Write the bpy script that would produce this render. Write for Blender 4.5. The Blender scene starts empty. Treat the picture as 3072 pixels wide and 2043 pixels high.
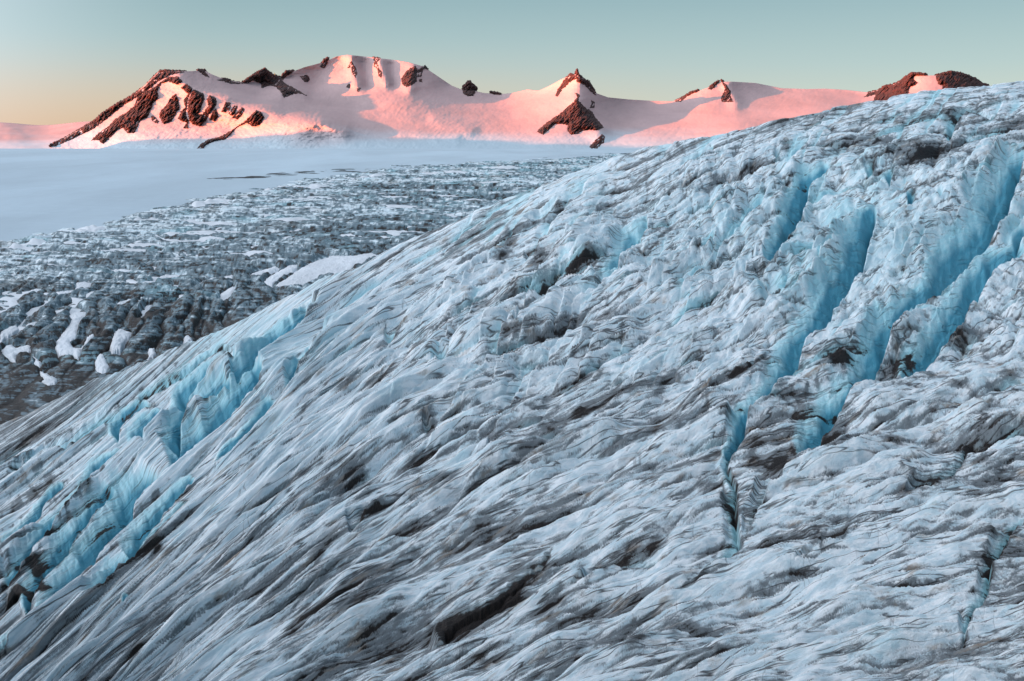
import bpy, math, time
import numpy as np
T0 = time.time()
RES = 1.0            # grid density (1 = final)
W, H = 1024.0, 681.0
F = 1098.0                                   # focal length in pixels of the 1024 frame
HOR = 147.0                                  # row of the eye level
PITCH = math.atan((H/2-HOR)/F)
CA, SA = math.cos(PITCH), math.sin(PITCH)
f32 = np.float32

# ------------------------------------------------------------------ projection
def ray(u, v):                               # pixel -> (x/y, z/y) in the world
    X = (np.asarray(u, float)-W/2)/F; Z = (H/2-np.asarray(v, float))/F
    y = CA + SA*Z; z = -SA + CA*Z
    return X/y, z/y
def proj(tx, e):                             # (x/y, z/y) -> pixel
    d = CA - e*SA
    return W/2 + F*tx/d, H/2 - F*(e*CA+SA)/d
def tf(pts, ox, oy, sc):                     # traced point -> 1024 frame
    a = np.array(pts, float)
    a[:, 0] = (ox + a[:, 0]/sc)/3.0; a[:, 1] = (oy + a[:, 1]/sc)/3.0
    if a.shape[1] > 2: a[:, 2] = a[:, 2]/sc/3.0
    return a
K1 = (0, 100, 2.303); K2 = (768, 100, 2.303); K3 = (1400, 180, 2.303); K4 = (2048, 180, 2.24)
KR = (2048, 700, 2.24); BR = (2048, 1243, 1.96); BM = (1024, 1243, 1.96); MM = (900, 450, 1.96); ML = (0, 450, 1.96)
G1 = (0, 1000, 3.136); G2 = (400, 900, 3.136); G3 = (0, 1400, 2.438); G4 = (0, 750, 3.136)
FULL = (0, 0, 2358/3072.0)

# ------------------------------------------------------------------ noise
def _h(ix, iy, seed):
    a = (ix.astype(np.int64)*374761393 + iy.astype(np.int64)*668265263 + seed*1442695041) & 0xffffffff
    a = ((a ^ (a >> 13))*1274126177) & 0xffffffff
    a = ((a ^ (a >> 15))*2246822519) & 0xffffffff
    a = a ^ (a >> 16)
    return ((a & 0xffffff)/float(0x1000000)).astype(f32)
def vnoise(x, y, seed=0):                    # gradient noise about -1..1
    x = np.asarray(x); y = np.asarray(y)
    ix = np.floor(x); iy = np.floor(y); fx = (x-ix).astype(f32); fy = (y-iy).astype(f32)
    ix = ix.astype(np.int64); iy = iy.astype(np.int64)
    sx = fx*fx*fx*(fx*(fx*6-15)+10); sy = fy*fy*fy*(fy*(fy*6-15)+10)
    out = []
    for dx in (0, 1):
        for dy in (0, 1):
            a = _h(ix+dx, iy+dy, seed)*6.2831853
            out.append(np.cos(a)*(fx-dx)+np.sin(a)*(fy-dy))
    a = out[0]*(1-sx)+out[2]*sx; b = out[1]*(1-sx)+out[3]*sx
    return (a*(1-sy)+b*sy)*1.5
def fbm(x, y, octs=4, seed=0, gain=0.5, lac=2.03):
    s = 0; a = 1.0; n = 0
    for i in range(octs):
        s = s + a*vnoise(x, y, seed+i*17); n += a
        a *= gain; x = x*lac+5.3; y = y*lac+9.1
    return s/n
def worley(x, y, seed=0, jit=0.9):
    x = x.astype(f32); y = y.astype(f32)
    ix = np.floor(x).astype(np.int64); iy = np.floor(y).astype(np.int64)
    f1 = np.full(x.shape, 9.0, f32); f2 = f1.copy(); idr = np.zeros(x.shape, f32)
    for dx in (-1, 0, 1):
        for dy in (-1, 0, 1):
            jx = ix+dx; jy = iy+dy
            px = jx+0.5+jit*(_h(jx, jy, seed)-0.5); py = jy+0.5+jit*(_h(jx, jy, seed+71)-0.5)
            d = np.sqrt((px-x)**2+(py-y)**2).astype(f32)
            m = d < f1
            f2 = np.where(m, f1, np.minimum(f2, d)); f1 = np.where(m, d, f1)
            idr = np.where(m, _h(jx, jy, seed+133), idr)
    return f1, f2, idr
def sstep(a, b, x):
    t = np.clip((x-a)/(b-a), 0, 1); return t*t*(3-2*t)
def seg_dist(px, py, poly):                  # unsigned distance, sign, arc parameter
    best = np.full(px.shape, 1e9); sgn = np.ones(px.shape); par = np.zeros(px.shape)
    L = 0
    for i in range(len(poly)-1):
        ax, ay = poly[i][:2]; bx, by = poly[i+1][:2]
        vx, vy = bx-ax, by-ay; l2 = vx*vx+vy*vy+1e-9
        t = np.clip(((px-ax)*vx+(py-ay)*vy)/l2, 0, 1)
        d = np.hypot(px-ax-t*vx, py-ay-t*vy)
        cr = vx*(py-ay)-vy*(px-ax)
        m = d < best
        best = np.where(m, d, best); sgn = np.where(m, np.sign(cr), sgn); par = np.where(m, i+t, par)
    return best, sgn, par
def poly_sd(px, py, poly):                   # signed distance, positive inside
    poly = np.asarray(poly)[:, :2]
    P = np.vstack([poly, poly[:1]])
    d, _, _ = seg_dist(px, py, P)
    inside = np.zeros(px.shape, bool)
    for i in range(len(P)-1):
        ax, ay = P[i]; bx, by = P[i+1]
        c = ((ay > py) != (by > py))
        with np.errstate(divide='ignore', invalid='ignore'):
            xx = (bx-ax)*(py-ay)/((by-ay) if by != ay else 1e-9)+ax
        inside ^= c & (px < xx)
    return np.where(inside, d, -d)

# ------------------------------------------------------------------ mesh and materials
COL = bpy.data.collections.new("scene"); bpy.context.scene.collection.children.link(COL)
def grid_mesh(name, X, Y, Z, mat, mask=None, attrs=None, uv=None):
    n, m = X.shape
    co = np.stack([X, Y, Z], -1).reshape(-1, 3).astype(f32)
    idx = np.arange(n*m).reshape(n, m)
    q = np.stack([idx[:-1, :-1], idx[1:, :-1], idx[1:, 1:], idx[:-1, 1:]], -1).reshape(-1, 4)
    if mask is not None:
        mk = (mask[:-1, :-1] | mask[1:, :-1] | mask[1:, 1:] | mask[:-1, 1:]).reshape(-1)
        q = q[mk]
        used = np.zeros(n*m, bool); used[q.reshape(-1)] = True
        remap = np.cumsum(used)-1
        q = remap[q]
    else:
        used = np.ones(n*m, bool)
    co = co[used]
    a, b, c = co[q[:, 0]], co[q[:, 1]], co[q[:, 3]]
    nz = np.cross(b-a, c-a)[:, 2]
    if np.sum(nz) < 0: q = q[:, ::-1].copy()
    me = bpy.data.meshes.new(name)
    me.vertices.add(len(co)); me.vertices.foreach_set("co", co.reshape(-1))
    me.loops.add(q.size); me.loops.foreach_set("vertex_index", q.reshape(-1).astype(np.int32))
    me.polygons.add(len(q)); me.polygons.foreach_set("loop_start", np.arange(0, q.size, 4, dtype=np.int32))
    me.polygons.foreach_set("use_smooth", np.ones(len(q), bool))
    me.update(calc_edges=True)
    if attrs is not None:
        at = me.color_attributes.new("surf", 'FLOAT_COLOR', 'POINT')
        c4 = np.ones((len(co), 4), f32)
        for k, arr in enumerate(attrs): c4[:, k] = np.asarray(arr, f32).reshape(-1)[used]
        at.data.foreach_set("color", c4.reshape(-1))
    if uv is not None:
        ul = me.uv_layers.new(name="flow")
        U = np.stack([uv[0], uv[1]], -1).reshape(-1, 2).astype(f32)[used]
        ul.data.foreach_set("uv", U[q.reshape(-1)].reshape(-1))
    me.materials.append(mat)
    ob = bpy.data.objects.new(name, me); COL.objects.link(ob)
    return ob
def tag(o, label=None, cat=None, kind=None, group=None):
    if label: o["label"] = label
    if cat: o["category"] = cat
    if kind: o["kind"] = kind
    if group: o["group"] = group
    return o

class NT:
    def __init__(s, mat):
        mat.use_nodes = True; s.t = mat.node_tree; s.t.nodes.clear()
    def n(s, ty, **kw):
        nd = s.t.nodes.new(ty)
        for k, v in kw.items(): setattr(nd, k, v)
        return nd
    def l(s, a, b): s.t.links.new(a, b)
    def mix(s, fac, a, b):
        m = s.n('ShaderNodeMix', data_type='RGBA')
        for i, v in ((0, fac), (6, a), (7, b)):
            if hasattr(v, 'is_linked') or hasattr(v, 'links'): s.l(v, m.inputs[i])
            elif i == 0: m.inputs[0].default_value = v
            else: m.inputs[i].default_value = (*v, 1)
        return m.outputs[2]
    def ramp(s, x, lo, hi, a=0.0, b=1.0):
        m = s.n('ShaderNodeMapRange'); m.interpolation_type = 'SMOOTHSTEP'
        m.inputs[1].default_value = lo; m.inputs[2].default_value = hi
        m.inputs[3].default_value = a; m.inputs[4].default_value = b
        s.l(x, m.inputs[0]); return m.outputs[0]
    def math(s, op, a, b=None):
        m = s.n('ShaderNodeMath', operation=op)
        for i, v in ((0, a), (1, b)):
            if v is None: continue
            if isinstance(v, (int, float)): m.inputs[i].default_value = v
            else: s.l(v, m.inputs[i])
        return m.outputs[0]
    def noise(s, vec, scale, detail=6, rough=0.55, dist=0.0):
        nz = s.n('ShaderNodeTexNoise'); nz.inputs['Scale'].default_value = scale
        nz.inputs['Detail'].default_value = detail; nz.inputs['Roughness'].default_value = rough
        nz.inputs['Distortion'].default_value = dist
        s.l(vec, nz.inputs['Vector']); return nz.outputs['Fac']
    def mapping(s, vec, sc, loc=(0, 0, 0)):
        m = s.n('ShaderNodeMapping'); m.inputs['Scale'].default_value = sc; m.inputs['Location'].default_value = loc
        s.l(vec, m.inputs['Vector']); return m.outputs[0]

ICE_CLEAN = (0.54, 0.68, 0.745); ICE_PALE = (0.86, 0.90, 0.92); ICE_GREY = (0.185, 0.21, 0.225)
SILT = (0.009, 0.008, 0.009); RUST = (0.32, 0.24, 0.17); CYAN = (0.33, 0.67, 0.75); DEEP = (0.025, 0.25, 0.37); GREENISH = (0.42, 0.62, 0.60)
def ice_material(name, grey=ICE_GREY, fine=1.0, bump=0.6):
    m = bpy.data.materials.new(name); t = NT(m)
    at = t.n('ShaderNodeAttribute', attribute_name='surf'); sp = t.n('ShaderNodeSeparateColor'); t.l(at.outputs['Color'], sp.inputs[0])
    dirt, rust, blue = sp.outputs[0], sp.outputs[1], sp.outputs[2]
    uvn = t.n('ShaderNodeUVMap', uv_map='flow'); uv = uvn.outputs[0]
    str1 = t.noise(t.mapping(uv, (0.22, 1.3, 1)), 1.0*fine, 7, 0.62, 0.5)      # stretched along the flow
    str2 = t.noise(t.mapping(uv, (0.45, 2.4, 1), (7, 3, 0)), 1.0*fine, 6, 0.68, 0.6)
    grain = t.noise(t.mapping(uv, (3, 6, 1), (1, 9, 0)), 1.0*fine, 5, 0.7)
    ln = t.noise(t.mapping(uv, (0.035, 0.75, 1), (3, 5, 0)), 1.0, 3, 0.5, 0.1)
    line = t.ramp(t.math('ABSOLUTE', t.math('SUBTRACT', ln, 0.5)), 0.0, 0.024, 1.0, 0.0)
    lm = t.noise(t.mapping(uv, (0.06, 0.2, 1), (31, 5, 0)), 1.0, 2, 0.5)
    line = t.math('MULTIPLY', line, t.ramp(lm, 0.38, 0.56))
    ck = t.noise(t.mapping(uv, (0.09, 0.05, 1), (13, 25, 0)), 1.0, 3, 0.55, 0.3)
    crack = t.math('MULTIPLY', t.ramp(t.math('ABSOLUTE', t.math('SUBTRACT', ck, 0.5)), 0.0, 0.004, 1.0, 0.0), t.ramp(lm, 0.5, 0.6, 0.0, 0.5))
    line = t.math('MAXIMUM', line, crack)
    base = t.mix(t.ramp(str1, 0.35, 0.65), ICE_CLEAN, ICE_PALE)
    # dirt: attribute plus streak noise
    dd = t.math('ADD', dirt, t.math('MULTIPLY', t.math('SUBTRACT', str2, 0.5), 0.75))
    dd = t.math('ADD', dd, t.math('MULTIPLY', t.math('SUBTRACT', grain, 0.5), 0.55))
    c = t.mix(t.ramp(dd, 0.20, 0.62), base, grey)
    c = t.mix(t.math('MULTIPLY', rust, t.ramp(str2, 0.35, 0.65, 0.35, 1.0)), c, RUST)
    c = t.mix(t.math('MULTIPLY', t.ramp(blue, 0.0, 0.75), t.ramp(str2, 0.3, 0.7, 0.95, 0.6)), c, CYAN)
    c = t.mix(t.ramp(blue, 0.55, 1.15), c, DEEP)  # deep ice is bluer; the dark tone also adds shade low in crevasses
    c = t.mix(t.math('MULTIPLY', line, t.ramp(blue, .2, .8, .85, .3)), c, (0.05, 0.045, 0.045))
    c = t.mix(t.ramp(dd, 0.68, 1.0), c, t.mix(t.ramp(grain, .3, .7), SILT, (.034, .026, .022)))
    b = t.n('ShaderNodeBsdfPrincipled'); t.l(c, b.inputs['Base Color'])
    b.inputs['Roughness'].default_value = 0.62; b.inputs['IOR'].default_value = 1.31
    bp = t.n('ShaderNodeBump'); bp.inputs['Strength'].default_value = bump; bp.inputs['Distance'].default_value = 0.5
    hsum = t.math('SUBTRACT', t.math('ADD', str2, t.math('MULTIPLY', grain, 0.5)), t.math('MULTIPLY', line, 0.6)); t.l(hsum, bp.inputs['Height']); t.l(bp.outputs[0], b.inputs['Normal'])
    o = t.n('ShaderNodeOutputMaterial'); t.l(b.outputs[0], o.inputs[0])
    return m
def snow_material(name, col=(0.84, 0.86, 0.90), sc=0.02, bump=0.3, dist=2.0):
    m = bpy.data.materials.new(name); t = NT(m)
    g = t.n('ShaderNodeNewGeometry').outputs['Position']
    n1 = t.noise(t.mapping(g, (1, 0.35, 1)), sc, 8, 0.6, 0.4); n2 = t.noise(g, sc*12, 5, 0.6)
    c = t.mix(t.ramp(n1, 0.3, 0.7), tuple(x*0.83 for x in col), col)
    b = t.n('ShaderNodeBsdfPrincipled'); t.l(c, b.inputs['Base Color']); b.inputs['Roughness'].default_value = 0.75
    b.inputs['IOR'].default_value = 1.31
    bp = t.n('ShaderNodeBump'); bp.inputs['Strength'].default_value = bump; bp.inputs['Distance'].default_value = dist
    t.l(t.math('ADD', n1, t.math('MULTIPLY', n2, 0.35)), bp.inputs['Height']); t.l(bp.outputs[0], b.inputs['Normal'])
    o = t.n('ShaderNodeOutputMaterial'); t.l(b.outputs[0], o.inputs[0])
    return m
def mountain_snow(name):
    m = snow_material(name, col=(0.50, 0.355, 0.35), sc=0.004, bump=0.35, dist=6.0); tr = m.node_tree  # pink of the low sun is put into the snow colour
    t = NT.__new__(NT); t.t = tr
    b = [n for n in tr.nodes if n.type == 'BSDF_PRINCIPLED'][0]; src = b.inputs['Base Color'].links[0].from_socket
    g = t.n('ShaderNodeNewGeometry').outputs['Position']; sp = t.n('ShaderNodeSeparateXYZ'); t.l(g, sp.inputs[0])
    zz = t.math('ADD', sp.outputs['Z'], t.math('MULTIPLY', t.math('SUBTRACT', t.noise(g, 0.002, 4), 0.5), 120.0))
    c = t.mix(t.ramp(zz, -5.0, 90.0), (0.44, 0.54, 0.60), src); t.l(c, b.inputs['Base Color'])  # pink tint fades near the foot to the blue-grey of the shaded plain
    return m
def rock_material(name):
    m = bpy.data.materials.new(name); t = NT(m)
    g = t.n('ShaderNodeNewGeometry').outputs['Position']
    n1 = t.noise(t.mapping(g, (1, 1, 0.4)), 0.03, 8, 0.65, 0.3); n2 = t.noise(g, 0.012, 6, 0.6)
    c = t.mix(t.ramp(n1, 0.3, 0.7), (0.005, 0.003, 0.005), (0.085, 0.020, 0.012))
    c = t.mix(t.ramp(n2, 0.45, 0.65, 0, 0.5), c, (0.03, 0.014, 0.012))
    b = t.n('ShaderNodeBsdfPrincipled'); t.l(c, b.inputs['Base Color']); b.inputs['Roughness'].default_value = 0.9
    bp = t.n('ShaderNodeBump'); bp.inputs['Strength'].default_value = 0.9; bp.inputs['Distance'].default_value = 9
    t.l(n1, bp.inputs['Height']); t.l(bp.outputs[0], b.inputs['Normal'])
    o = t.n('ShaderNodeOutputMaterial'); t.l(b.outputs[0], o.inputs[0])
    return m
M_ICE = ice_material('glacier_ice'); M_FIELD = ice_material('crevassed_ice', grey=(0.125, 0.175, 0.205), bump=0.5)
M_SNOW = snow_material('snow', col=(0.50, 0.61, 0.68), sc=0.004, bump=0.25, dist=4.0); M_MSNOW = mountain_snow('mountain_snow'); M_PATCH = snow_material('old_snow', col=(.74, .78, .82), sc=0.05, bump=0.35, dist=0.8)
M_ROCK = rock_material('red_brown_rock')

# ------------------------------------------------------------------ skyline of the near ice
CREST = tf([(-300, 1075), (0, 975), (150, 905), (300, 845), (430, 790), (560, 728), (700, 660), (860, 602), (1000, 540), (1150, 470), (1250, 425), (1350, 392),
            (1420, 368), (1480, 345), (1560, 322), (1700, 295), (1850, 262), (2000, 230), (2180, 205), (2358, 187), (2700, 165)], *FULL)
def crest_tx_e():
    tx, e = ray(CREST[:, 0], CREST[:, 1]); return tx, e
CTX, CE = crest_tx_e()
def smooth_interp(x, xp, fp, w=0.012):
    o = 0
    for k, g in ((-1.5, .12), (-.75, .23), (0, .3), (.75, .23), (1.5, .12)): o = o+g*np.interp(x+k*w, xp, fp)
    return o
def near_e(tx, y):                           # z/y of the near slope
    ec = smooth_interp(tx, CTX, CE)
    rc = np.interp(tx, [-0.6, -0.25, 0.0, 0.25, 0.5, 0.7], [150, 210, 330, 430, 500, 540])
    rb = np.interp(tx, [-0.6, 0.0, 0.6], [62, 56, 48])
    eb = ray(512.0, 700.0)[1]
    w = (1/y-1/rc)/(1/rb-1/rc)
    dl = 0.045
    Fw = (1+dl)*w*w/(np.abs(w)+dl)
    Fw = np.where(w < 0, Fw*3.0, Fw)
    return ec-(ec-eb)*Fw, rc, rb

# ------------------------------------------------------------------ flow field on the near slope (streak direction)
ARR = tf([(0, 1050), (60, 1300), (250, 1150), (300, 1450), (500, 1000), (600, 1300), (700, 800), (800, 1100), (900, 700), (1000, 1400), (1100, 900), (1200, 600),
          (1300, 1200), (1500, 800), (1500, 1450), (1500, 400), (1700, 550), (1800, 1100), (1900, 1400), (2000, 300), (2000, 700), (2200, 1000), (2250, 1350),
          (2300, 500), (2250, 230)], *FULL)
SLP = np.array([.45, .95, .95, .85, 1.0, .6, .72, .62, .6, .5, .52, .5, .45, .5, .40, .45, .6, .32, .28, .25, .55, .25, .2, .5, .12])
def slope_at(u, v):
    num = 0; den = 0
    for (a, b), s in zip(ARR[:, :2], SLP):
        w = np.exp(-((u-a)**2+(v-b)**2)/(2*70.0**2))+1e-6
        num = num+w*s; den = den+w
    return num/den
def psi_table():
    us = np.linspace(-200, 1224, 120); vs = np.linspace(20, 800, 90)
    U, V = np.meshgrid(us, vs, indexing='ij')
    u = U.copy(); v = V.copy(); n = 60; du = (512-U)/n
    for _ in range(n):
        s = slope_at(u+du/2, v); v = v - s*du; u = u+du
    return us, vs, v
PU, PV, PSI = psi_table()
def bilin(tab, us, vs, u, v):
    a = np.clip((u-us[0])/(us[1]-us[0]), 0, len(us)-1.001); b = np.clip((v-vs[0])/(vs[1]-vs[0]), 0, len(vs)-1.001)
    i = a.astype(int); j = b.astype(int); fa = a-i; fb = b-j
    return (tab[i, j]*(1-fa)+tab[i+1, j]*fa)*(1-fb)+(tab[i, j+1]*(1-fa)+tab[i+1, j+1]*fa)*fb
QV = np.linspace(-600, 1800, 1200)
SZ = np.interp(QV, [0, 100, 200, 350, 681, 900], [.35, .42, .62, .85, 1.15, 1.3])
QP = np.cumsum(1/SZ)*(QV[1]-QV[0])           # across-flow coordinate

# crevasses: (x, y, wall width) along the sharp lip that hides the bottom; depth factor; dirt in the bottom
CREV = [
 (tf([(1040, 690, 40), (960, 740, 70), (860, 810, 110), (830, 900, 130), (790, 1060, 150), (740, 1140, 140), (690, 1200, 110), (620, 1320, 80), (560, 1420, 40)], *K4), 1.0, .3),
 (tf([(1430, 700, 30), (1395, 760, 60), (1385, 830, 40)], *K4), .7, .2),
 (tf([(1300, 900, 60), (1280, 1050, 120), (1250, 1200, 190), (1200, 1380, 200), (1140, 1480, 190)], *K4), .9, 0),
 (tf([(1090, 380, 200), (1030, 460, 190), (980, 540, 190), (920, 650, 190), (850, 700, 190), (790, 790, 190), (765, 890, 180), (700, 960, 170), (640, 1040, 170), (580, 1120, 160),
      (440, 1210, 110), (400, 1340, 90), (330, 1440, 70), (260, 1530, 30)], *KR), .85, 0),
 (tf([(2340, 560, 60), (2270, 700, 140), (2240, 820, 220), (2200, 950, 270), (2160, 1090, 270), (2090, 1150, 260), (1990, 1260, 240), (1900, 1350, 220), (1810, 1440, 200), (1720, 1540, 170)], *K4), .95, 0),
 (tf([(1640, 400, 110), (1530, 490, 130), (1470, 600, 170), (1400, 680, 190), (1370, 760, 200), (1310, 860, 200), (1260, 950, 180), (1190, 1020, 150), (1120, 1090, 170), (1060, 1180, 200),
      (1000, 1290, 210), (930, 1340, 200), (870, 1460, 160), (800, 1560, 80)], *KR), .95, .25),
 (tf([(2340, 20, 80), (2210, 140, 110), (2110, 190, 150), (2060, 300, 190), (1990, 410, 210), (1920, 500, 210), (1860, 610, 200), (1770, 690, 190), (1700, 810, 200), (1620, 880, 190), (1550, 965, 130), (1500, 1030, 40)], *KR), .9, .3),
 (tf([(2340, 1080, 60), (2280, 1160, 80), (2200, 1330, 60)], *K4), .8, .2),
 (tf([(960, 1210, 30), (880, 1290, 70), (700, 1340, 60)], *KR), .0, .9),
 (tf([(340, 100, 40), (250, 280, 50), (320, 420, 60), (310, 540, 70), (320, 680, 70), (345, 770, 70), (270, 830, 60), (190, 930, 60), (130, 990, 60), (0, 1070, 40)], *BR), .6, .5),
 (tf([(720, 260, 60), (600, 400, 60), (500, 460, 60), (430, 600, 60), (340, 790, 30)], *BR), .35, .5),
 (tf([(2050, 560, 40), (1960, 680, 60), (1870, 800, 70), (1810, 920, 60), (1790, 1050, 60), (1740, 1110, 60), (1690, 1220, 60), (1620, 1350, 30)], *BR), .6, .5),
 (tf([(1730, 130, 30), (1680, 210, 60), (1620, 290, 60), (1590, 350, 70), (1440, 430, 80), (1250, 520, 20)], *BR), .45, .5),
 (tf([(980, 710, 30), (930, 770, 60), (780, 850, 50), (640, 930, 20)], *BR), .35, .5),
 (tf([(1250, 740, 40), (1225, 850, 80), (1070, 970, 70), (900, 1080, 60), (720, 1170, 60), (605, 1240, 80), (625, 1335, 60), (440, 1450, 20)], *BM), .32, .8),
 (tf([(1900, 820, 20), (1850, 880, 60), (1600, 930, 50), (1300, 1100, 20)], *BM), .4, .5),
 (tf([(280, 540, 20), (180, 590, 40), (100, 670, 60), (50, 750, 40)], *BM), .4, .3),
 (tf([(985, 80, 20), (945, 190, 60), (820, 290, 20)], *BM), .4, .5),
 (tf([(560, 90, 20), (530, 110, 50), (480, 150, 20)], *BM), .5, .6),
 (tf([(2040, 440, 40), (1960, 530, 90), (1890, 620, 80), (1830, 680, 50), (1700, 790, 30)], *MM), .7, .2),
 (tf([(1490, 460, 20), (1450, 530, 50), (1390, 620, 50), (1300, 700, 20)], *MM), .5, .4),
 (tf([(1760, 650, 20), (1620, 790, 60), (1450, 900, 50), (1330, 1010, 40), (1240, 1150, 20)], *MM), .45, .35),
 (tf([(920, 1190, 10), (870, 1240, 60), (840, 1310, 70), (800, 1330, 10)], *MM), .8, .2),
 (tf([(660, 1000, 20), (560, 1110, 60), (490, 1190, 20)], *MM), .6, .0),
 (tf([(1530, 300, 10), (1440, 400, 40), (1300, 470, 30)], *MM), .5, .2),
 (tf([(1780, 20, 30), (1640, 110, 60), (1530, 240, 110), (1420, 350, 150), (1310, 470, 170), (1180, 560, 120), (1070, 640, 90), (1000, 700, 110), (940, 780, 60)], *G2), .75, 0),
 (tf([(1250, 620, 40), (1200, 690, 150), (1150, 790, 200), (1060, 880, 210), (990, 940, 200), (930, 1010, 260), (900, 1070, 280), (820, 1150, 280), (760, 1210, 250), (600, 1330, 190),
      (440, 1460, 160), (330, 1568, 150)], *G2), .85, 0),
 (tf([(980, 575, 20), (900, 590, 120), (800, 640, 150), (640, 760, 170), (510, 850, 170), (500, 960, 150), (520, 1030, 120)], *G2), .7, .1),
 (tf([(960, 800, 30), (860, 820, 120), (700, 920, 140), (560, 1000, 130), (500, 1060, 110), (440, 1180, 130), (425, 1300, 160), (415, 1450, 150)], *G2), .7, .15),
 (tf([(950, 420, 15), (840, 410, 30), (640, 530, 60), (520, 640, 70), (380, 720, 60), (250, 800, 60), (90, 890, 60), (60, 970, 50)], *G2), .5, .2),
 (tf([(1320, 640, 40), (1060, 790, 60), (920, 860, 70), (820, 950, 70), (600, 1080, 60), (380, 1180, 60), (250, 1290, 60), (60, 1420, 40)], *G1), .5, .1),
 (tf([(1390, 870, 20), (1270, 960, 70), (1210, 1060, 80), (1110, 1180, 80), (1000, 1290, 70), (860, 1400, 70), (720, 1550, 60)], *G2), .7, .1),
 (tf([(1900, 350, 30), (1700, 500, 90), (1620, 580, 90), (1500, 700, 80), (1475, 790, 70), (1380, 850, 20)], *G2), .6, .3),
 (tf([(1060, 470, 20), (900, 640, 60), (740, 800, 20)], *G2), .0, .0),
 (tf([(1480, 640, 20), (1330, 650, 60), (1180, 770, 90), (1110, 860, 110), (1090, 1040, 90)], *G1), .6, .2),
 (tf([(1600, 730, 30), (1480, 750, 100), (1390, 830, 120), (1325, 920, 150), (1350, 1070, 120)], *G1), .7, .2),
 (tf([(1230, 1110, 30), (1160, 1100, 70), (1000, 1170, 90), (920, 1230, 100), (900, 1290, 90), (800, 1430, 80), (720, 1560, 60)], *G1), .6, .4),
 (tf([(860, 90, 90), (790, 200, 100), (690, 300, 110), (600, 420, 120), (520, 510, 130), (440, 640, 140), (310, 790, 130), (240, 880, 110), (200, 980, 60), (190, 1060, 30)], *G3), .7, .35),
 (tf([(1200, 20, 130), (1090, 130, 200), (970, 240, 220), (960, 330, 230), (830, 460, 220), (690, 610, 230), (680, 680, 220), (560, 760, 200), (450, 870, 170), (360, 1010, 130), (290, 1110, 60)], *G3), .75, .1),
 (tf([(1460, 20, 60), (1400, 100, 100), (1310, 190, 120), (1200, 310, 130), (1060, 480, 150), (980, 600, 120), (930, 680, 60)], *G3), .75, .1),
 (tf([(1430, 200, 30), (1330, 300, 60), (1170, 480, 60), (1040, 610, 70), (960, 680, 110), (860, 750, 140), (820, 800, 150), (740, 880, 110), (560, 990, 60)], *G3), .65, .25),
 (tf([(690, 60, 40), (590, 200, 60), (480, 320, 90), (380, 430, 100), (230, 610, 100), (130, 760, 90), (0, 900, 80)], *G3), .65, .3),
 (tf([(480, 50, 30), (440, 130, 60), (330, 250, 60), (220, 380, 70), (60, 530, 70), (0, 590, 70)], *G3), .6, .4),
 (tf([(420, 800, 20), (320, 850, 60), (110, 900, 60), (30, 980, 20)], *G3), .3, .8),
 (tf([(330, 1090, 20), (290, 1130, 70), (190, 1200, 120), (100, 1290, 150), (0, 1420, 170), (-100, 1540, 170)], *G3), 1.1, 1.0),
 (tf([(960, 880, 10), (930, 940, 60), (880, 990, 20)], *G3), .7, .1),
 (tf([(520, 1310, 10), (500, 1400, 40), (430, 1450, 20)], *G3), .5, .5),
 (tf([(2290, 420, 20), (1900, 330, 30), (1820, 430, 70), (1800, 500, 60), (1780, 560, 20)], *K4), .6, .1),
 (tf([(1300, 640, 20), (1270, 740, 60), (1230, 780, 20)], *K4), .6, .6),
 (tf([(1560, 830, 20), (1540, 930, 70), (1500, 950, 30)], *K4), .8, .9),
 (tf([(1720, 830, 30), (1760, 900, 110), (1720, 960, 60)], *K4), .6, .0),
 (tf([(660, 580, 20), (640, 660, 60), (600, 640, 20)], *K4), .6, .2),
 (tf([(1010, 440, 20), (1000, 470, 50), (960, 470, 20)], *K4), .6, .2),
 (tf([(220, 620, 20), (190, 610, 50), (60, 680, 60), (-60, 730, 40)], *K4), .6, .5),
 (tf([(230, 1120, 20), (190, 1200, 60), (170, 1290, 60), (120, 1340, 20)], *K4), .6, .6),
]
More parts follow.
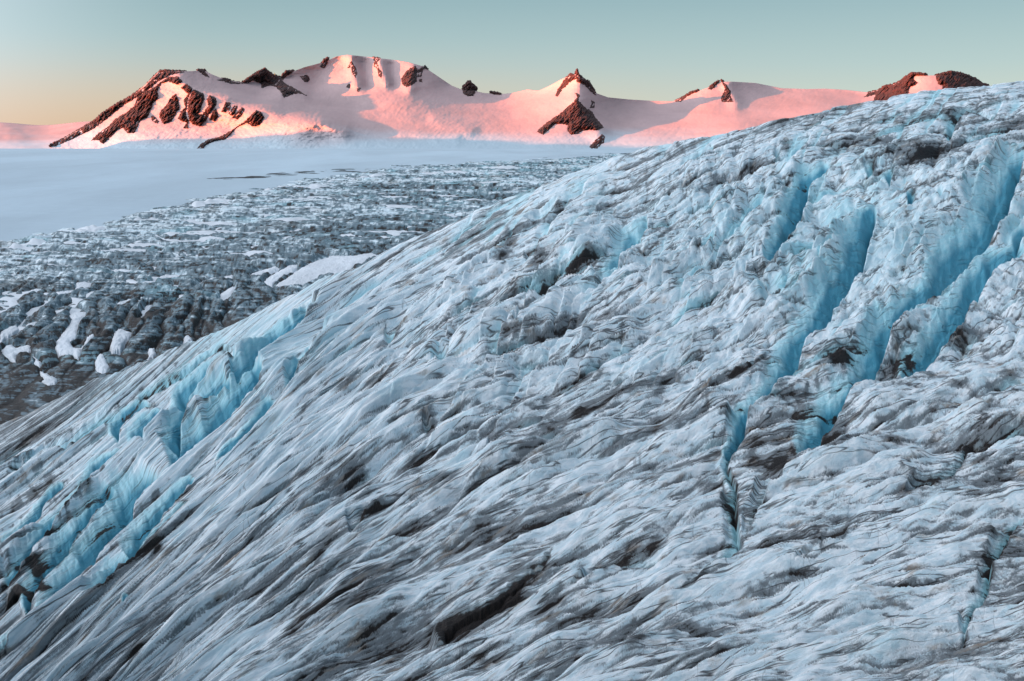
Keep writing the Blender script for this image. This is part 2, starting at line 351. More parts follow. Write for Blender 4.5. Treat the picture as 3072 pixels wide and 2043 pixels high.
# dark silt blotches: x, y, length, width, strength (traced)
def bl(lst, c): return [tuple(list(tf([(a, b)], *c)[0])+[l/c[2]/3, w/c[2]/3, s]) for a, b, l, w, s in lst]
BLOT = (bl([(1500, 830, 190, 90, 1.1), (1400, 540, 120, 60, .9), (1060, 850, 260, 60, .9), (700, 1480, 260, 90, 1.2), (450, 1500, 160, 60, 1.0), (1000, 1370, 150, 60, 1.1), (1950, 660, 330, 60, .9),
             (2050, 800, 200, 50, .5), (1050, 1130, 60, 100, .8), (2200, 960, 150, 60, .5), (400, 950, 350, 60, .6), (100, 980, 200, 40, .5), (600, 840, 120, 60, .6), (380, 1140, 60, 30, .8), (480, 1380, 120, 60, .7), (1900, 1400, 100, 50, .8), (1300, 230, 120, 50, .5)], KR)
        + bl([(1430, 400, 170, 80, 1.2), (1300, 480, 150, 40, .7), (280, 560, 60, 110, 1.0), (860, 730, 190, 50, 1.1), (560, 780, 300, 60, .7), (1200, 200, 200, 40, .6), (1000, 1090, 120, 40, .7), (1250, 1130, 160, 50, .7),
              (1560, 1460, 500, 60, .6), (1860, 1350, 120, 60, .6), (560, 290, 200, 90, 1.1), (1800, 870, 60, 120, .6), (1300, 1030, 120, 30, .7)], BR)
        + bl([(1830, 790, 160, 60, 1.0), (1640, 880, 300, 50, .9), (1000, 1060, 220, 50, 1.0), (650, 1210, 200, 60, 1.1), (900, 1200, 250, 50, .9), (180, 590, 120, 50, 1.0), (560, 460, 250, 40, .8), (60, 370, 200, 60, .9),
              (900, 170, 150, 50, .9), (520, 90, 90, 50, 1.0), (1350, 1110, 260, 50, .7), (750, 1420, 200, 50, .7), (1700, 1390, 130, 50, .8), (450, 300, 120, 40, .7), (1100, 230, 300, 50, .5), (150, 1110, 300, 60, .7), (1300, 370, 160, 40, .5), (900, 600, 160, 30, .5)], BM)
        + bl([(800, 390, 200, 60, 1.2), (330, 130, 220, 60, 1.0), (280, 690, 180, 60, 1.0), (980, 110, 180, 50, 1.1), (1120, 600, 180, 60, .7), (600, 600, 100, 50, .5), (1150, 1120, 280, 50, .6), (1000, 1310, 200, 50, .9),
              (1150, 590, 60, 30, .9), (640, 210, 120, 50, .8), (250, 690, 120, 60, .9), (1350, 250, 60, 60, .8), (120, 860, 160, 50, .7), (500, 900, 30, 60, .5)], G3)
        + bl([(1650, 700, 230, 60, .9), (1400, 680, 200, 60, .7), (1200, 640, 60, 40, .8), (700, 1190, 110, 50, 1.0), (480, 1360, 220, 60, .9), (1540, 350, 100, 60, .8), (1800, 970, 260, 60, .7), (1300, 1130, 350, 50, .6), (900, 890, 120, 30, .8),
              (1250, 250, 150, 60, .4), (1600, 1360, 350, 50, .7), (250, 1410, 200, 50, .9), (1900, 1410, 200, 40, .6), (1700, 1530, 300, 40, .6)], MM)
        + bl([(200, 610, 100, 40, .9), (230, 800, 120, 50, .6), (720, 580, 100, 40, .6), (1500, 600, 250, 60, .7), (1200, 700, 200, 60, .6), (1500, 840, 200, 70, .9), (120, 1300, 100, 70, .6), (700, 1120, 60, 160, .8), (1150, 1180, 60, 150, .5), (1350, 560, 300, 60, .5),
              (1700, 600, 300, 60, .4), (1600, 380, 300, 60, .35)], K4))

def near_displacement(u, v, y):
    """returns lift in px-equivalents and surface masks for base pixel (u, v)"""
    psi = bilin(PSI, PU, PV, u, v)
    q = np.interp(psi, QV, QP)
    sz = np.interp(psi, QV, SZ)
    szv = np.interp(v, [0, 100, 200, 350, 681, 900], [.35, .42, .62, .85, 1.15, 1.3])
    s = (u-512)/np.maximum(szv, .55)*1.12
    upper = sstep(520, 760, u)*sstep(430, 250, v)            # blocky, less stretched ice at upper right
    lower = sstep(430, 560, v)
    wx = fbm(s/90, q/60, 3, 5)*9; wy = fbm(s/150+40, q/60, 3, 9)*7
    q1 = q+wy; s1 = s+wx*2
    al = 1.6-1.15*upper
    f1, f2, id1 = worley(s1/(120*al), q1/24, 3)
    dome1 = np.clip(1-f1*f1*1.3, 0, 1); cr1 = 1-sstep(0.0, 0.16, f2-f1)
    q2 = q+wy*.6+fbm(s/60, q/18, 3, 21)*3
    f1, f2, id2 = worley(s1/(52*al)+3.7, q2/9.5, 8)
    dome2 = np.clip(1-f1*f1*1.3, 0, 1); cr2 = 1-sstep(0.0, 0.18, f2-f1)
    f1, f2, id3 = worley(s1/(26*al), (q2+fbm(s/26, q/8, 2, 2)*1.2)/4.2, 15)
    dome3 = np.clip(1-f1*f1*1.2, 0, 1); cr3 = 1-sstep(0.0, 0.2, f2-f1)
    fine = fbm(s/22, q/2.4, 4, 31)
    def saw(per, seed, st=8.0):
        ph = q1/per+.8*fbm(s1/(per*st*1.5), q/(per*2.5), 2, seed)+.07*fbm(s/(per*1.2), q/per*1.5, 3, seed+9)
        fr = ph-np.floor(ph); row = np.floor(ph)
        m = sstep(-.25, .30, vnoise(s1/(per*st)+row*7.31, row*3.7+.5, seed+3))
        return ((1-.25*fr-.75*fr**3)*sstep(0, .05, fr)-.22)*m, sstep(.66, .97, fr)*m+(1-sstep(0, .04, fr))*m
    sw1, tr1 = saw(34.0, 611); sw2, tr2 = saw(13.0, 641); sw3, tr3 = saw(5.0, 671); sw4, tr4 = saw(2.6, 691)
    lump = fbm(u/9/szv, v/6/szv, 3, 77)
    amp = np.interp(v, [80, 130, 250, 681], [.35, .55, .9, 1.25])
    h = amp*((5.0+6*upper)*(dome1-.5)*(0.35+0.9*id1) + (2.0+.8*upper)*(dome2-.5) + .9*(dome3-.5)) + amp*(.6*fine + upper*1.0*lump)
    h = h+amp*(26*sw1+11*sw2+3.6*sw3+1.2*sw4)*(1-.35*upper)*(1-.28*lower)
    # steep joints parallel to the great crevasses, in the upper ice
    cr_ = np.interp(u, CREST[:, 0], CREST[:, 1]); dv_ = v-cr_
    jz = sstep(330, 480, u)*sstep(260, 150, dv_-.25*np.clip(u-600, 0, 300))
    jsc = .45+.55*sstep(0, 130, dv_)
    pj = u+v*.80+16*fbm(u/60, v/60, 3, 801)+4*fbm(u/15, v/15, 2, 803)
    def joint(per, seed):
        ph = pj/per; fr = ph-np.floor(ph); row = np.floor(ph)
        m = sstep(-.1, .35, vnoise(v/70+row*5.3, row*2.9+.5, seed))*jz
        return ((1-.3*fr-.7*fr**3)*sstep(0, .06, fr)-.35)*m, sstep(.62, .97, fr)*m
    j1, t1 = joint(46.0, 811); j2, t2 = joint(19.0, 821)
    fold = fbm(s/260+3, q/34, 2, 861)+.35*fbm(s/70, q/13, 2, 863)
    h = (h-9*amp-3*jsc*jz+amp*17*fold+jsc*(19*j1+8*j2))*(.30+.70*sstep(0, 70, dv_))
    # dirt
    band = fbm(s/240+9, q/22, 4, 51)*.7+fbm(s/120, q/7, 4, 61)*.75
    dirt = 0.33+0.60*band+.05*lower+0.30*cr1*id2+0.24*cr2*id3+.14*cr3-0.12*dome1*1.0-.10*dome2+.50*tr1*(.4+id1)+.42*tr2+.30*tr3+.22*tr4-.16*sw1-.08*sw2
    dirt = dirt+0.10*sstep(-.1, .5, fbm(u/120, v/120, 2, 99))
    dirt = dirt-.14*fold; sb = np.maximum(np.maximum(tr1, .7*tr2)*sstep(600, 330, v), np.maximum(t1, .8*t2)); dirt = dirt+.10*t1*id1+.12*t2*id2
    return h, dirt, psi, q, s, upper, lower, amp, dome1, sb, band, fine, lump

def join(a, b):
    CREV[a] = (np.vstack([CREV[a][0], CREV[b][0]]), CREV[a][1], CREV[a][2]); CREV[b] = (CREV[b][0], 0, 0)
join(2, 3); join(4, 5)
for _i, (_p, _d, _s) in enumerate(CREV):      # the left fins stand close together
    if _p[:, 0].mean() < 330: _p[:, 2] *= .95; CREV[_i] = (_p, _d*1.3, _s*1.3+.12)
def build_near():
    nc = int(1420*RES); nr = int(860*RES); nback = 60
    tx = np.linspace(ray(-110.0, 400)[0], ray(1140.0, 300)[0], nc)
    _, rc, rb = near_e(tx, 200.0)
    ws = np.concatenate([np.linspace(1.1, 0.0, nr), -np.linspace(0.0, 0.12, nback)[1:]])
    # denser rows near the crest
    TX = np.repeat(tx[:, None], len(ws), 1); WS = np.repeat(ws[None, :], nc, 0)
    RC = rc[:, None]; RB = rb[:, None]
    WS = np.where(WS < 0, WS/0.12*0.5/RC/(1/RB-1/RC), WS)
    Y = 1/(WS*(1/RB-1/RC)+1/RC)
    Eb, _, _ = near_e(TX, Y)
    U, V = proj(TX, Eb)
    h, dirt, psi, q, s, upper, lower, amp, dome1, cr1, band, fine, lump = near_displacement(U, V, Y)
    back = WS < 0
    blue = np.zeros_like(h); rust = np.zeros_like(h); drop = np.zeros_like(h); wallm = np.zeros_like(h)
    lipw = fbm(U/14, V/14, 3, 123)
    wvar = fbm(U/45, V/45, 2, 127); flv = fbm(U/13, V/20, 4, 129); flv2 = fbm(U/9, V/9, 4, 131)
    for poly, dep, dd in CREV:
        if dep <= 0: continue
        Wm = poly[:, 2].max()
        x0, x1 = poly[:, 0].min()-Wm-8, poly[:, 0].max()+Wm+8; y0, y1 = poly[:, 1].min()-Wm-8, poly[:, 1].max()+Wm+8
        m = (U > x0) & (U < x1) & (V > y0) & (V < y1) & ~back
        if not m.any(): continue
        uu = U[m]+lipw[m]*2.2; vv = V[m]+lipw[m]*1.3
        d, sg, par = seg_dist(uu, vv, poly)
        if poly[-1][1] < poly[0][1] or (poly[-1][1] == poly[0][1]): sg = -sg
        # positive = upper-left side of the lip
        d = d*sg
        i = np.clip(par.astype(int), 0, len(poly)-2); tt = par-i
        w = poly[i, 2]*(1-tt)+poly[i+1, 2]*tt; w = w*1.42
        L = len(poly)-1
        taper = sstep(0, .8, par)*sstep(0, .8, L-par)
        w = np.maximum(w*(0.95+.30*wvar[m])*(0.35+.65*taper), 1.5)
        x = np.clip(1-d/w, 0, 1)
        g = np.where(d >= 0, 0.65*(1-np.sqrt(np.clip(1-x**2.2, 0, 1)))+.35*x**1.6, np.exp(-(d/1.1)**2))
        depth = dep*w*taper*1.55
        dr = g*depth
        drop[m] = np.maximum(drop[m], dr)
        fl = flv[m]
        bb = np.where(d >= 0, .52*sstep(.08, .45, x+0.22*fl)+.55*sstep(.42, .74, x+.12*fl), np.exp(-(d/1.5)**2))*np.clip(w/10, .25, 1)*min(1, 1.5*dep*dep)*taper
        blue[m] = np.maximum(blue[m], bb)
        wallm[m] = np.maximum(wallm[m], np.where(d >= 0, sstep(.0, .5, x), 0)*taper)
        dirt[m] += dd*np.where(d >= 0, sstep(.35, 1, x+.3*fl), np.exp(-(d/3.0)**2)*.8)*taper
        dirt[m] += (.55*np.exp(-((d+1.6)/1.6)**2)+.35*np.exp(-((x-.1)/.08)**2)*(d >= 0))*sstep(-.1, .4, flv2[m])*taper
        # a slightly raised, stained lip
        h[m] += np.where(d < 0, np.exp(-((d+4)/4.0)**2)*np.clip(w*.05, 0, 1.5), 0)*taper
    # silt blotches follow the streaks
    for bx, by, L, Wd, st in BLOT:
        m = (np.abs(U-bx) < L) & (np.abs(V-by) < L*.7+Wd)
        if not m.any(): continue
        sl = slope_at(np.array([bx]), np.array([by]))[0]*.85; c = 1/math.hypot(1, sl); sn = -sl*c
        du = U[m]-bx; dv = V[m]-by
        a = (du*c+dv*sn)/(L*.62); b = (-du*sn+dv*c)/(Wd*.75)
        k = np.exp(-(a*a+b*b)*1.2)
        dirt[m] += st*.85*k*(0.75+.9*fbm(s[m]/20, q[m]/4.0, 4, 13))
        rust[m] = np.maximum(rust[m], .8*k*sstep(.15, .5, fbm(s[m]/18+bx, q[m]/5.0, 3, 17))*st)
    dirt -= blue*.28+.16*np.exp(-((U-130)/150)**2-((V-470)/120)**2)
    # grey striated apron along the left skyline
    apr = sstep(250, 60, U)*sstep(90, 20, V-np.interp(U, CREST[:, 0], CREST[:, 1]))
    dirt += .32*apr; 
    # clean bright zones
    for cx, cy, rx, ry, a in ((860, 250, 190, 90, .26), (300, 330, 120, 45, .30), (560, 330, 150, 60, .12), (760, 560, 120, 60, .12), (420, 360, 90, 40, .12), (180, 400, 90, 70, .2), (800, 610, 260, 50, .08)):
        dirt -= a*np.exp(-((U-cx)/rx)**2-((V-cy)/ry)**2)
    # grey zones
    for cx, cy, rx, ry, a in ((820, 400, 260, 45, .13), (300, 560, 160, 60, .12), (900, 320, 120, 50, .10), (560, 240, 140, 30, .14), (900, 130, 200, 30, .2), (560, 440, 120, 40, .08)):
        dirt += a*np.exp(-((U-cx)/rx)**2-((V-cy)/ry)**2)
    rust = np.maximum(rust, .7*sstep(.22, .5, fbm(s/45+70, q/6, 4, 201)))
    # faint blue in clean hollows everywhere
    blue = np.maximum(blue, .25*sstep(.05, .5, fbm(U/70, V/45, 3, 301)+.2*fbm(s/25, q/8, 3, 303))*np.clip(1.1-dirt*1.6, 0, 1))
    blue = np.maximum(blue, .6*cr1*sstep(-.25, .3, fbm(U/60, V/50, 3, 341))); dirt -= .35*cr1*sstep(-.25, .3, fbm(U/60, V/50, 3, 341))
    for cx, cy, rx, ry, a in ((270, 330, 90, 40, .2), (230, 365, 60, 50, .2), (880, 240, 150, 110, .30), (130, 440, 90, 60, .15), (640, 220, 160, 60, .15)):
        blue += a*np.exp(-((U-cx)/rx)**2-((V-cy)/ry)**2)*np.clip(1.1-dirt, 0, 1)
    fin = np.exp(-((U-130)/150)**2-((V-470)/130)**2)
    lift = h*(1-.45*fin)*(1-.9*wallm)-drop+wallm*(fbm(U/8, V/14, 5, 555, .6)*2.2)
    lift = lift*np.where(back, np.exp(WS*40), 1)
    Z = Y*Eb+lift*Y/F
    Xw = TX*Y
    scl = np.clip(Y, 50, 600)/F
    ob = grid_mesh('glacier_slope', Xw, Y, Z, M_ICE, None, (np.clip(dirt, 0, 2), np.clip(rust, 0, 1), np.clip(blue, 0, 1)), (s*.22, q*.22))
    tag(ob, 'near glacier slope of streaked blue grey ice cut by crevasses', kind='structure')
    return ob

# ------------------------------------------------------------------ valley ice field and snow plain
MY = [200, 300, 500, 800, 1200, 2000, 3000, 3600, 4200, 6000, 9000]
MZ = [-92, -88, -85, -79, -66, -38, -12, -5, -9, -60, -160]
def mid_z(tx, y):
    z = np.interp(y, MY, MZ)
    return z
BND = tf([(-400, 640), (0, 578), (150, 545), (280, 518), (400, 487), (500, 466), (600, 447), (700, 432), (800, 415), (900, 402), (1000, 396), (1200, 386), (1350, 376), (1450, 366), (1700, 350), (2600, 330)], *FULL)

SNOWP = [  # traced snow patches lying on the valley ice
 ([(610, 640), (690, 580), (780, 570), (830, 590), (810, 640), (760, 690), (740, 740), (720, 820), (660, 880), (690, 930), (760, 930), (800, 880), (820, 820), (880, 790), (890, 820), (830, 900), (780, 940), (760, 1000), (740, 1055), (700, 1050), (690, 1000), (640, 1010), (560, 1000), (515, 940), (530, 870), (580, 800), (620, 750), (680, 650)], G4, 'long curved white snow patch bending like a hook on the crevassed ice'),
 ([(1075, 780), (1120, 745), (1180, 760), (1240, 775), (1230, 810), (1160, 860), (1130, 920), (1060, 945), (1045, 900), (1060, 830)], G4, 'oval white snow patch right of the hook shaped one'),
 ([(1300, 600), (1370, 520), (1440, 515), (1420, 570), (1370, 640), (1320, 690), (1270, 680), (1330, 620)], G4, 'narrow slanting snow patch uphill of the oval one'),
 ([(5, 960), (60, 900), (110, 895), (150, 930), (200, 920), (260, 895), (300, 910), (290, 970), (230, 980), (160, 1000), (150, 1080), (80, 1050), (20, 1030)], G4, 'ragged star shaped snow patch beside the left edge of the picture'),
 ([(0, 760), (80, 715), (150, 700), (175, 740), (120, 790), (50, 830), (20, 880), (0, 900)], G4, 'snow tongue cut by the left edge above the star shaped patch'),
 ([(890, 1050), (940, 970), (970, 975), (1000, 1040), (1030, 1100), (1000, 1150), (960, 1165), (910, 1130)], G4, 'pointed snow patch just below the oval one near the dark apron'),
 ([(370, 1150), (440, 1165), (500, 1200), (545, 1240), (520, 1275), (450, 1285), (390, 1250), (420, 1220)], G4, 'lowest ragged snow patch on the dark streaked ice'),
 ([(310, 1100), (330, 1050), (290, 1010), (340, 1030), (400, 1080), (380, 1130)], G4, 'thin snow scrap between star shaped and lowest patches'),
 ([(1720, 830), (1760, 790), (1800, 820), (1805, 850), (1760, 870), (1725, 860)], G4, 'small round snow patch touching the near ice edge'),
 ([(1400, 920), (1450, 915), (1470, 970), (1440, 1005), (1380, 1030), (1410, 980)], G4, 'small forked snow patch beside the near ice edge'),
 ([(70, 515), (130, 450), (240, 400), (340, 360), (410, 385), (300, 420), (190, 470), (100, 500)], G4, 'long thin snow streak high on the left ice'),
 ([(470, 395), (600, 390), (700, 380), (720, 320), (800, 310), (870, 320), (860, 370), (800, 400), (680, 410), (560, 440), (490, 420)], G4, 'angular snow patch with a flat arm pointing left'),
 ([(210, 600), (300, 560), (400, 520), (500, 500), (520, 520), (430, 550), (340, 590), (240, 615)], G4, 'thin slanting snow strip under the angular patch'),
 ([(240, 720), (250, 690), (330, 665), (410, 670), (380, 705), (300, 725)], G4, 'flat oval snow patch left of the hook shaped one'),
 ([(1050, 570), (1120, 490), (1200, 460), (1290, 450), (1220, 490), (1130, 540), (1060, 580)], G4, 'thin snow wedge above the narrow slanting patch'),
 ([(1350, 355), (1500, 260), (1560, 230), (1700, 235), (1780, 250), (1640, 265), (1530, 280), (1440, 330)], G4, 'thin arched snow band on the middle ice'),
 ([(1780, 360), (1900, 290), (1990, 260), (2195, 240), (2195, 285), (2050, 275), (1950, 310)], G4, 'broad snow band right of the arched one'),
 ([(2050, 490), (2070, 410), (2195, 330), (2240, 370), (2180, 450), (2100, 510)], G4, 'pale snow patch in a trough close to the large snow ramp'),
 ([(1030, 200), (1150, 185), (1280, 200), (1310, 215), (1180, 225), (1050, 215)], G4, 'flat lens shaped snow patch far out on the ice'),
 ([(1620, 800), (1700, 750), (1780, 700), (1860, 650), (1960, 620), (2060, 615), (2180, 600), (2250, 620), (2140, 680), (2060, 715), (1960, 740), (1850, 780), (1740, 810)], ML, 'large smooth white snow ramp against the near ice skyline'),
 ([(1530, 790), (1600, 740), (1700, 690), (1760, 680), (1750, 700), (1650, 760), (1600, 795)], ML, 'second snow ramp beside the largest one'),
 ([(1450, 745), (1530, 715), (1620, 695), (1640, 705), (1560, 745), (1490, 755)], ML, 'third smaller snow ramp left of the others'),
]
SP = [tf(p, *c) for p, c, _ in SNOWP]

def field_relief(TX, Y, U, V):
    X = TX*Y
    wx = fbm(X/40, Y/60, 3, 4)*14; wy = fbm(X/40+30, Y/60, 3, 6)*14
    # ridges run away from the viewer, slightly to the right
    a = X+0.23*Y+wx*.7; b = Y-.2*X+wy*2
    far = sstep(500, 1400, Y)
    s1 = 15+10*far; l1 = 52-10*far
    f1, f2, id1 = worley(a/8.5, b/130, 41); fb1, fb2, idb = worley(X/48+wx/20, (Y+.40*X)/22+wx/16, 42)
    near = sstep(760, 520, Y); near = np.where(near > .5, 1.0, 0.0) if False else near
    f1 = f1*near+fb1*(1-near); f2 = f2*near+fb2*(1-near); id1 = id1*near+idb*(1-near); d1 = np.clip(1-f1*f1*1.25, 0, 1); c1 = 1-sstep(0, .2, f2-f1)
    f1, f2, id2 = worley(a/3.5, b/30+.3*a/6.5, 43); fc1, fc2, idc = worley(X/15+wx/9, Y/9+wx/12, 44)
    f1 = f1*(1-far)+fc1*far; f2 = f2*(1-far)+fc2*far; d2 = np.clip(1-f1*f1*1.25, 0, 1); c2 = 1-sstep(0, .22, f2-f1)
    n = fbm(X/5, Y/9, 4, 45)
    big = fbm(X/90, Y/160, 3, 47)*(1-far)+fbm(X/220, Y/90, 3, 48)*far
    # flat striped ice at the foot of the valley (lower left)
    flat = sstep(335, 385, V)*sstep(220, 120, U)+sstep(375, 400, V); flat = np.clip(flat, 0, 1)
    amp = (1-.85*flat)
    h = amp*(6.5*(d1-.5)*(.5+id1)+2.0*(d2-.5)+1.0*n)+2.5*big+.35*n*flat
    # transverse foliation: tilted dirt layers that outcrop as arcs
    _y = np.linspace(150, 4000, 4000); _p = np.cumsum(1/np.interp(_y, [250, 420, 900, 2500], [3.6, 7.5, 16, 40]))*(_y[1]-_y[0])
    lay = Y*1.0+5.5*h+12*fbm(X/30, Y/60, 3, 49)+.45*X
    per = np.interp(Y, [250, 420, 900, 2500], [3.6, 7.5, 22, 60])
    lp = np.interp(lay, _y, _p)
    st = fbm(lp, X/17, 4, 53, .6)
    st2 = fbm(lp*2.2+9, X/14, 3, 57, .6); st = st*.8+.6*sstep(.05, .4, st2)-.15
    return h, d1, c1, c2, id1, st, n, big, flat

def build_field():
    nc = int(1180*RES); 
    tx = np.linspace(ray(-150.0, 250)[0], ray(900.0, 250)[0], nc)
    vs = np.concatenate([np.arange(470, 300, -.75/RES), np.arange(300, 190, -.6/RES), np.arange(190, 153.5, -.3/RES)])
    e = ray(512.0, vs)[1]
    # invert mid_z/y = e
    yy = np.exp(np.linspace(math.log(180), math.log(3500), 4000)); ee = mid_z(0, yy)/yy
    Yv = np.interp(e, ee, yy)
    TX = np.repeat(tx[:, None], len(Yv), 1); Y = np.repeat(Yv[None, :], nc, 0)
    Z0 = mid_z(TX, Y); U, V = proj(TX, Z0/Y)
    h, d1, c1, c2, id1, st, n, big, flat = field_relief(TX, Y, U, V)
    vb = np.interp(U, BND[:, 0], BND[:, 1])
    ins = (V-vb)                                      # px below the snow line
    X = TX*Y
    # snow level relative to the ice: fills hollows, rises towards the plain
    right = sstep(250, 560, U)
    lvl = -2.6+4.5*sstep(4, -3, ins+5*fbm(U/30, V/5, 3, 61))+2.0*fbm(X/150, Y/60, 3, 63)*sstep(120, 30, ins)
    lvl += 2.0*sstep(110, 25, ins)*(.55+.3*fbm(X/120, Y/45, 3, 65)) 
    snowbias = sstep(.0, .45, fbm(U/60, V/7, 4, 67))*sstep(130, 60, ins)
    lvl += 2.2*snowbias+1.7*sstep(110, 60, ins)-.9*sstep(90, 130, ins)
    rise = (1+.4*right*sstep(60, 20, ins))*np.interp(Y, [700, 2400], [1, .6])
    # under traced patches the ice is lower
    sink = np.zeros_like(h)
    for P in SP:
        m = (U > P[:, 0].min()-4) & (U < P[:, 0].max()+4) & (V > P[:, 1].min()-4) & (V < P[:, 1].max()+4)
        if m.any():
            sd = poly_sd(U[m]+.8*fbm(U[m]/3, V[m]/3, 2, 5), V[m]+.6*fbm(U[m]/3+9, V[m]/3, 2, 6), P)
            sink[m] = np.maximum(sink[m], sstep(-2, 2.0, sd))
    hi = h*rise*(1-.65*sink)-1.2*sink
    dirt = .80+.12*sstep(700, 450, Y)+.22*c1+.18*c2+.75*st+.5*n+.45*fbm(X/300, Y/120, 3, 901)*sstep(500, 1400, Y)+.25*fbm(X/50, Y/50, 2, 903)-.12*d1+.12*flat
    dirt -= .16*sstep(45, 10, ins)+.10*sstep(100, 40, ins)
    rust = .45*sstep(.15, .5, fbm(X/60, Y/120, 4, 71))*sstep(70, 5, ins)+.25*sstep(.35, .7, n)*sstep(100, 30, ins)
    blue = np.clip(.22*sstep(.1, .5, fbm(X/45, Y/80, 3, 73))+.35*c1*right+.10, 0, 1)*(1-.4*flat)
    # sink below the snow beyond the boundary
    hi = hi-6*sstep(-2, -14, ins); lvl = lvl-9*sstep(3, -6, ins+3*fbm(U/12, V/3, 2, 62))
    ob = grid_mesh('crevassed_ice_field', X, Y, Z0+hi, M_FIELD, ins > -12, (np.clip(dirt, 0, 2), np.clip(rust, 0, 1), np.clip(blue, 0, 1)), (X*.16, (Y+3*h)*.16))
    tag(ob, 'valley glacier of dark crevassed ice below the near slope', kind='structure')
    # snow lying in the hollows
    zs = Z0+lvl*1.0+.25*fbm(X/12, Y/20, 2, 79)
    ob = grid_mesh('snow_cover', X, Y, zs, M_PATCH, (ins < 150) & (ins > -12) & (lvl > hi-1.0))
    tag(ob, 'old snow filling the hollows between the ice ridges', kind='stuff')
    return

def build_patches():
    for k, (P, (_, _, lab)) in enumerate(zip(SP, SNOWP)):
        u0, u1 = P[:, 0].min()-3, P[:, 0].max()+3; v0, v1 = P[:, 1].min()-3, P[:, 1].max()+3
        us = np.arange(u0, u1, .45); vs = np.arange(v0, v1, .35)
        e = ray(512.0, vs)[1]
        yy = np.exp(np.linspace(math.log(180), math.log(3500), 4000)); ee = mid_z(0, yy)/yy
        Yv = np.interp(e, ee, yy)
        TX0 = ray(us, (v0+v1)/2)[0]
        TX = np.repeat(TX0[:, None], len(vs), 1); Y = np.repeat(Yv[None, :], len(us), 0)
        Z0 = mid_z(TX, Y); U, V = proj(TX, Z0/Y)
        sd = poly_sd(U+1.5*fbm(U/3.2, V/2.4, 4, 5, .65), V+1.1*fbm(U/3.2+9, V/2.4, 4, 6, .65), P)
        X = TX*Y
        big = 2.5*fbm(X/90, Y/160, 3, 47)
        z = Z0+big*.8-.2+1.1*np.sqrt(np.clip(sd, 0, 4)/4)-2.2*sstep(.3, -2.2, sd)+.6*fbm(X/6, Y/12, 3, 91)+.5*np.abs(fbm(X/3, Y/6, 3, 93))
        ob = grid_mesh('snow_patch', X, Y, z, M_PATCH, sd > -1.4)
        tag(ob, lab, 'snow patch', group='snow patches lying on the valley ice')

def build_plain():
    tx = np.linspace(-0.75, 0.62, 700)
    Yv = np.concatenate([np.linspace(500, 1500, 160), np.linspace(1500, 3600, 420)[1:], np.linspace(3600, 9000, 60)[1:]])
    TX = np.repeat(tx[:, None], len(Yv), 1); Y = np.repeat(Yv[None, :], len(tx), 0)
    Z0 = mid_z(TX, Y); U, V = proj(TX, Z0/Y)
    X = TX*Y
    vb = np.interp(U, BND[:, 0], BND[:, 1]); ins = V-vb
    z = Z0+1.0*fbm(X/200, Y/400, 4, 81)+.35*fbm(X/25, Y/45, 3, 83)
    z -= 14*sstep(2, 16, ins)
    # shallow wind grooves on the left and an opened crevasse zone far out
    gr = sstep(.1, .6, fbm(X/300+.3, (Y+.25*X)/16, 2, 85))*np.exp(-((U-50)/110)**2-((V-205)/22)**2)
    z += 2.2*gr
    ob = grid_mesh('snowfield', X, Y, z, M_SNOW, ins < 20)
    tag(ob, 'broad smooth snow plain in blue shade', kind='structure')
    # thin dark crevasse streak out on the plain
    vs = np.arange(182, 166.0, -.12); e = ray(512.0, vs)[1]
    yy = np.exp(np.linspace(math.log(180), math.log(3500), 4000)); ee = mid_z(0, yy)/yy
    Yv = np.interp(e, ee, yy); tx = np.linspace(ray(150., 175)[0], ray(430., 175)[0], 700)
    TX = np.repeat(tx[:, None], len(Yv), 1); Y = np.repeat(Yv[None, :], len(tx), 0)
    Z0 = mid_z(TX, Y); U, V = proj(TX, Z0/Y); X = TX*Y
    line = np.interp(U, [150, 190, 260, 330, 380, 430], [182, 180, 176, 171, 169, 168])
    nz = fbm(X/60, Y/22, 4, 88)
    k = np.exp(-((V-line)/3.2)**2)*sstep(155, 240, U)*sstep(430, 340, U)*sstep(-.25, .35, nz+.3*vnoise(U/25, V/2, 5))
    z = Z0+1.0*fbm(X/200, Y/400, 4, 81)-2.2+k*3.6+nz*2.2*k-.6
    ob = grid_mesh('ice_ridge_streak', X, Y, z, M_FIELD, k > .12, (.75+.5*nz, nz*0+.2, nz*0+.1), (X*.05, Y*.05))
    tag(ob, 'thin dark streak of bare ridged ice out on the smooth snow plain', 'ice streak')

# ------------------------------------------------------------------ mountains
SIL = tf([(112, 345), (120, 335), (170, 305), (215, 282), (260, 255), (300, 225), (340, 190), (365, 165), (400, 164), (430, 164), (470, 162), (490, 172), (520, 184), (560, 190), (580, 182), (596, 168), (608, 160),
          (622, 171), (650, 180), (665, 168), (700, 155), (745, 143), (775, 130), (800, 126), (830, 129), (865, 133), (900, 137), (940, 143), (975, 153), (1000, 170), (1040, 197), (1065, 207), (1076, 206),
          (1092, 206), (1100, 211), (1115, 214), (1150, 217), (1180, 214), (1215, 206), (1240, 209), (1265, 198), (1290, 184), (1310, 175), (1327, 171), (1345, 182), (1360, 200), (1372, 214), (1400, 224),
          (1450, 229), (1500, 232), (1550, 233), (1590, 217), (1635, 200), (1660, 188), (1690, 188), (1740, 191), (1770, 197), (1800, 203), (1860, 205), (1900, 204), (1950, 207), (2000, 213), (2040, 203),
          (2100, 174), (2140, 174), (2200, 172), (2250, 186), (2270, 197), (2400, 205), (2700, 230)], *FULL)
